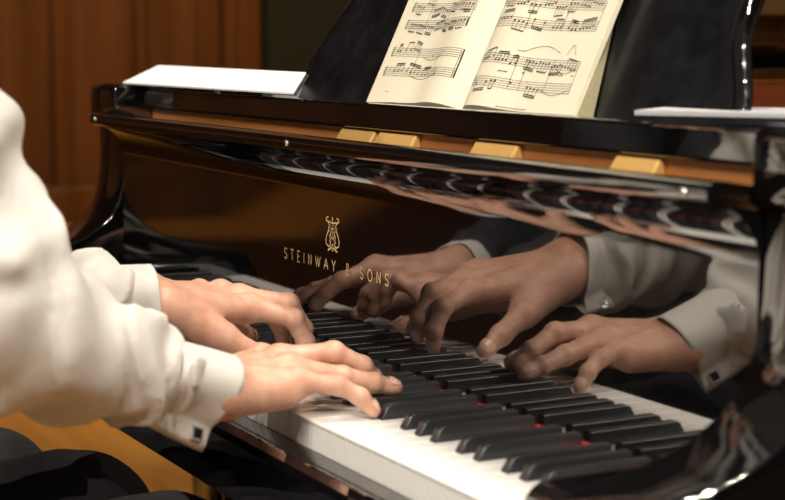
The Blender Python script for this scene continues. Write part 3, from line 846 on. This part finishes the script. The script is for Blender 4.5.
def make_person(name, label, group, P, hands, dark):
    root = empty(name, (P['pelvis'][0], P['pelvis'][1], -.72), label, 'person', group)
    pel, chest, neck, head = [np.array(P[k], float) for k in ('pelvis', 'chest', 'neck', 'head')]
    sh, el, kn, ft = P['sh'], P['el'], P['kn'], P['ft']
    parts = []
    nails = []
    for h in hands:
        v, f, nl = make_hand(*h['args'], **h.get('kw', {}))
        parts.append((smooth_vf(v, f, 2), f)); nails += nl
    face = nrm(V3(0, 1, -.35)); hu = nrm(V3(0, .35, 1)); hr = V3(1, 0, 0)
    def bodyfn(X, Y, Z):
        C = lambda *a: cap(X, Y, Z, *a)
        d = smin(C(pel, chest, .10, .10), C(np.array(sh[0]), np.array(sh[1]), .045, .045), .05)
        d = smin(d, C(neck, head - hu*.05, .058, .055), .04)
        for k in (0, 1):
            W = np.array(hands[k]['args'][2], float)
            d = smin(d, C(np.array(sh[k]), np.array(el[k]), .042, .031), .03)
            d = smin(d, C(np.array(el[k]), W + (np.array(el[k])-W)*.2, .031, .024), .015)
            hip = pel + V3((.09 if k else -.09)*(-1), 0, -.02)
            d = smin(d, C(hip, np.array(kn[k]), .065, .05), .03)
            d = smin(d, C(np.array(kn[k]), np.array(ft[k]) + (0, 0, .06), .055, .036), .02)
        return d
    plo = np.array([pel, *sh, *el, *kn, *ft]).min(0) - .17; phi = np.array([pel, *sh, *el, *kn, *ft, neck]).max(0) + .15
    v, f = surfnets(bodyfn, plo, phi, .014); parts.append((smooth_vf(v, f, 1), f))
    def headfn(X, Y, Z):
        E_ = lambda c, r: ell(X, Y, Z, c, (hr, face, hu), r)
        d = smin(E_(head + hu*.02, (.076, .095, .092)), E_(head - hu*.045 + face*.022, (.056, .066, .072)), .03)
        d = smin(d, cap(X, Y, Z, head + face*.088 + hu*.008, head + face*.108 - hu*.026, .010, .015), .010)
        d = smin(d, E_(head + face*.088 - hu*.062, (.024, .010, .006)), .006)
        d = smin(d, E_(head + face*.080 - hu*.093, (.022, .016, .014)), .012)
        for s_ in (-1, 1):
            d = smin(d, E_(head + hr*s_*.077 - hu*.01 - face*.008, (.008, .019, .030)), .006)
            d = np.maximum(d, -E_(head + hr*s_*.032 + face*.100 + hu*.012, (.016, .012, .009)))
            d = smin(d, E_(head + hr*s_*.032 + face*.086 + hu*.012, (.0125, .0115, .0105)), .002)
        return smin(d, cap(X, Y, Z, neck, head - hu*.06, .055, .052), .03)
    v, f = surfnets(headfn, head - .16, head + .16, .004); parts.append((v, f))
    body = weld('body', parts[::-1], m_skin, root)
    for vs, fs in nails: mesh_pf('fingernail', vs, fs, m_nail, body, True)
    v, f = surfnets(lambda X, Y, Z: np.maximum(ell(X, Y, Z, head + hu*.028 - face*.012, (hr, face, hu), (.086, .103, .098)), (X-head[0])*face[0]*1.0 + (Y-head[1])*face[1] + (Z-head[2])*face[2] - .055 - .6*np.clip((X-head[0])*hu[0] + (Y-head[1])*hu[1] + (Z-head[2])*hu[2] - .03, -.06, .05)), head - .14, head + .17, .006)
    mesh_pf('hair', v, f, m_hair, root, True)
    # trousers and shoes
    def trfn(X, Y, Z):
        C = lambda *a: cap(X, Y, Z, *a)
        d = C(pel + V3(-.06, 0, .0), pel + V3(.06, 0, .0), .155, .155)
        for k in (0, 1):
            hip = pel + V3((.09 if k else -.09)*(-1), 0, -.02)
            d = smin(d, C(hip, np.array(kn[k]), .095, .078), .03)
            d = smin(d, C(np.array(kn[k]), np.array(ft[k]) + (0, 0, .075), .076, .058), .03)
        return d + .0025*np.sin(X*50 + 6*np.sin(Y*12) + Z*25) + .002*np.sin(Y*45 + Z*35 + 3*np.sin(X*18))
    q = np.array([pel + .2, pel - .2, *kn, *ft])
    v, f = surfnets(trfn, q.min(0) - .12, q.max(0) + .12, .009)
    mesh_pf('trousers', smooth_vf(v, f, 1), f, m_black, root, True)
    for k in (0, 1):
        a = np.array(ft[k], float)
        v, f = surfnets(lambda X, Y, Z: np.maximum(smin(cap(X, Y, Z, a + V3(0, -.05, .04), a + V3(0, .16, .028), .042, .038), cap(X, Y, Z, a + V3(0, -.03, .04), a + V3(0, -.03, .09), .042, .038), .03), -(Z + .719)), a + V3(-.1, -.15, -.02), a + V3(.1, .26, .16), .007)
        mesh_pf('shoe', v, f, m_lacq, root, True)
    # shirt or jacket
    mt = m_black if dark else m_shirt
    cl = []
    def torso(X, Y, Z):
        d = smin(ell(X, Y, Z, (pel+chest)/2, (V3(1, 0, 0), V3(0, 1, 0), nrm(chest-pel)), (.20, .165, .38)), cap(X, Y, Z, np.array(sh[0])*.8 + np.array(sh[1])*.2, np.array(sh[0])*.2 + np.array(sh[1])*.8, .095, .095), .08)
        d = smin(d, cap(X, Y, Z, neck - V3(0, .01, .05), neck + V3(0, .0, .025), .085, .068), .02)
        return d + .003*np.sin(Z*40 + 5*np.sin(X*20)) + .003*np.sin(X*45 + Z*22)
    tp = np.array([pel, chest, neck, *sh])
    v, f = surfnets(torso, tp.min(0) - .26, tp.max(0) + .2, .012); cl.append((smooth_vf(v, f, 1), f))
    for k in (0, 1):
        W = np.array(hands[k]['args'][2], float); E = np.array(el[k], float); ax = nrm(E-W)
        rr = P.get('slv', ((.09, .08, .06, .04), (.09, .08, .06, .04)))[k]
        fn, lo, hi = sleeve_fn(sh[k], E, W + ax*(.036 if dark else (.058, .046)[k]), *rr, seed=3 + k + (10 if dark else 0), amp=.6 if dark else 1.5)
        v, f = surfnets(fn, lo, hi, .0042 if not dark else .006); cl.append((smooth_vf(v, f, 2), f))
    V, F = join_vf(cl)
    cloth = mesh_pf('jacket' if dark else 'shirt', V, F, mt, root, True)
    for k in (0, 1):
        W = np.array(hands[k]['args'][2], float); E = np.array(el[k], float)
        cf, (ax, a1, a2, cpos) = make_cuff(cloth, W, E, P['flap'][k], **P.get('cuff', [{}, {}])[k])
        if not dark:
            pos, n_, kind = P['link'][k]
            if kind == 'square':
                sg = 1 if a2[0] > 0 else -1
                square_link(cf, cpos + a2*sg*.0065, a2*sg, ax, .0115)
            else:
                bm = bmesh.new(); c = np.array(pos); n_ = nrm(n_)
                tube(bm, [c - ax*.009, c - ax*.006, c + ax*.006, c + ax*.009], [.0015, .0032, .0032, .0015], 12)
                tube(bm, [c, c - n_*.012], .0018, 8)
                o = from_bm('cufflink', bm, m_chrome, cf, True); o['label'] = 'silver bar of the cufflink'
    return root

R1 = dict(args=('R1', 1, (-.333, -.255, .036), (-.288, -.448, .118), (-.362, -.172, .043), (.15, 0, 1),
    dict(i=(-.382, -.080, .021), m=(-.358, -.076, .021), r=(-.336, -.067, .0190), p=(-.302, -.107, .0075)), (-.405, -.140, .010), (-.5, 0, 1)))
L1 = dict(args=('L1', -1, (-.515, -.238, .083), (-.545, -.48, .094), (-.560, -.139, .075), (.25, 0, 1),
    dict(i=(-.520, -.073, .011), m=(-.540, -.066, .020), r=(-.566, -.074, .022), p=(-.602, -.088, .020)), (-.484, -.112, .012), (.6, 0, .8)))
R2 = dict(args=('R2', 1, (-.588, -.206, .060), (-.655, -.46, .078), (-.664, -.146, .054), (0, 0, 1),
    dict(i=(-.748, -.108, .036), m=(-.752, -.108, .022), r=(-.722, -.108, .018), p=(-.688, -.104, .032)), (-.672, -.112, .010), (-.4, 0, 1)))
L2 = dict(args=('L2', -1, (-.752, -.238, .058), (-.87, -.47, .074), (-.802, -.160, .058), (-.25, 0, 1),
    dict(i=(-.800, -.068, .016), m=(-.832, -.050, .016), r=(-.862, -.060, .020), p=(-.880, -.085, .026)), (-.765, -.105, .010), (.5, 0, 1)))
if not globals().get('NOPEOPLE'):
    make_person('pianist', 'pianist in white shirt with cufflinks at the treble end of the keyboard', 'pianists',
        dict(pelvis=(-.42, -.74, -.18), chest=(-.42, -.62, .16), neck=(-.42, -.58, .40), head=(-.42, -.52, .54),
             sh=((-.338, -.530, .36), (-.62, -.56, .34)), el=((-.288, -.448, .118), (-.560, -.48, .094)), kn=((-.28, -.28, -.185), (-.49, -.24, -.180)), ft=((-.28, -.22, -.72), (-.49, -.20, -.72)),
             slv=((.082, .066, .050, .0425), (.08, .060, .047, .0425)),
             flap=((.35, 0, -1), (.65, 0, -.8)), cuff=[dict(fin=.020, r=(.034, .038), start=-.017, length=.068, slant=.012, flare=-.003), dict(fin=.016, r=(.036, .037), start=.000, length=.068, flare=-.003)],
             link=[((-.312, -.276, -.006), (1, .25, .3), 'square'), ((-.476, -.262, .050), (.65, .1, -.6), 'bar')]), [R1, L1], False)
    make_person('pianist', 'pianist in dark jacket with white cuffs, playing further down the keyboard', 'pianists',
        dict(pelvis=(-.90, -.78, -.18), chest=(-.88, -.70, .16), neck=(-.87, -.66, .40), head=(-.86, -.60, .54),
             sh=((-.72, -.64, .34), (-1.05, -.62, .34)), el=((-.655, -.46, .078), (-.87, -.47, .074)), kn=((-.655, -.27, -.172), (-.93, -.30, -.200)), ft=((-.68, -.22, -.72), (-.98, -.23, -.72)),
             slv=((.085, .060, .048, .037), (.085, .060, .048, .037)),
             flap=((0, 0, -1), (0, 0, -1)), cuff=[dict(fin=0, r=(.029, .034), flare=0), dict(fin=0, r=(.029, .034), flare=0)], link=None), [R2, L2], True)

# ------------------------------------------------------------------ duet bench
bench = empty('piano_bench', (-.65, -.80, -.72), 'long black leather duet bench under both pianists', 'bench')
bm = bmesh.new(); box_bm(bm, -1.15, -.15, -1.0, -.60, -.39, -.335); bevel(bm, .015, 3); from_bm('seat_cushion', bm, m_leather, bench)
box('seat_frame', -1.14, -.16, -.99, -.61, -.45, -.39, m_lacq, bench, bev=.004)
for x in (-1.11, -.19):
    for y in (-.96, -.64):
        bm = bmesh.new(); tube(bm, [(x, y, -.72), (x, y, -.45)], [.018, .026], 4); from_bm('leg', bm, m_lacq, bench)

# ------------------------------------------------------------------ hall
def struct(o): o['kind'] = 'structure'; return o
m_floor = M('stage_floor', (.6, .3, .07), .35)
noise_col(m_floor, (.56, .25, .05), (.70, .36, .085), scale=(1, 9, 1), sc=1.5)
m_wood = M('panel_wood', (.2, .08, .03), .45)
noise_col(m_wood, (.14, .06, .02), (.25, .115, .042), scale=(6, 6, .35), sc=1.2, lo=.3, hi=.7)
m_green = M('green_wall', (.03, .045, .035), .8)
m_dark = M('dark_wall', (.02, .018, .016), .9)
struct(box('floor', -9.4, 6, -7, 9, -.82, -.72, m_floor))
struct(box('wall_left', -9.0, -8.8, -7, 3.46, -.72, 6, m_wood))
struct(box('wall_back', -9.0, -8.8, 3.46, 9, -.72, 6, m_green))
struct(box('wall_front', -9, 6, -5.2, -5.0, -.72, 6, m_wood))
struct(box('wall_right', 5.8, 6, -7, 9, -.72, 6, m_dark))
k = 0
for y0, y1 in ((1.70, 1.78), (2.10, 2.22), (2.62, 2.68), (3.02, 3.16), (3.30, 3.44)):
    struct(box('trim_%d' % (k+1), -8.80, -8.70, y0, y1, -.72, 6, m_wood, bev=.02)); k += 1
struct(box('baseboard_left', -8.80, -8.66, -7, 3.46, -.72, -.50, m_wood, bev=.02))

# ------------------------------------------------------------------ light
def spot(name, loc, target, power, col, size=55, rad=.09, blend=.5):
    d = bpy.data.lights.new(name, 'SPOT'); o = bpy.data.objects.new(name, d); COL.objects.link(o)
    d.energy = power; d.color = col; d.spot_size = math.radians(size); d.spot_blend = blend; d.shadow_soft_size = rad
    o.location = loc
    o.rotation_euler = (Vector(target) - Vector(loc)).to_track_quat('-Z', 'Y').to_euler()
    return o
WARM = (1, .89, .76)
n_l = 0
for i in range(4):      # stage bar behind and to the right of the piano
    spot('stage_lamp', (-.8 + .95*i, 1.15 - .16*i, 3.5 + .08*i), (-.42, -.2, .05), 200, WARM, 42, .03)
for i in range(5):      # bar on the audience side
    spot('stage_lamp', (2.7 - .5*i, -1.7 - .4*i, 2.9), (-.36, -.15, 0), 165, (1, .92, .82), 36, .035)
spot('floor_lamp_beam', (-5.2, 3.0, 4.5), (-5.0, 2.6, -.7), 950, (1, .72, .38), 62)
spot('wall_lamp_beam', (-6.5, 1.5, 4.5), (-8.8, 2.3, .2), 420, (1, .7, .42), 90)
spot('added_wall_fill', (-6.2, -2.2, 3.6), (-8.8, -3.4, -.35), 260, (1, .68, .38), 40)  # added fill, brightens the wall strip that the fallboard mirrors as a brown band
w = bpy.data.worlds.new('world'); SC.world = w; w.use_nodes = True
w.node_tree.nodes['Background'].inputs['Color'].default_value = (1, .85, .68, 1)
w.node_tree.nodes['Background'].inputs['Strength'].default_value = .035
SC.view_settings.view_transform = 'Standard'; SC.view_settings.look = 'None'
SC.view_settings.exposure = .18; SC.view_settings.gamma = 1
SC.view_settings.use_curve_mapping = False
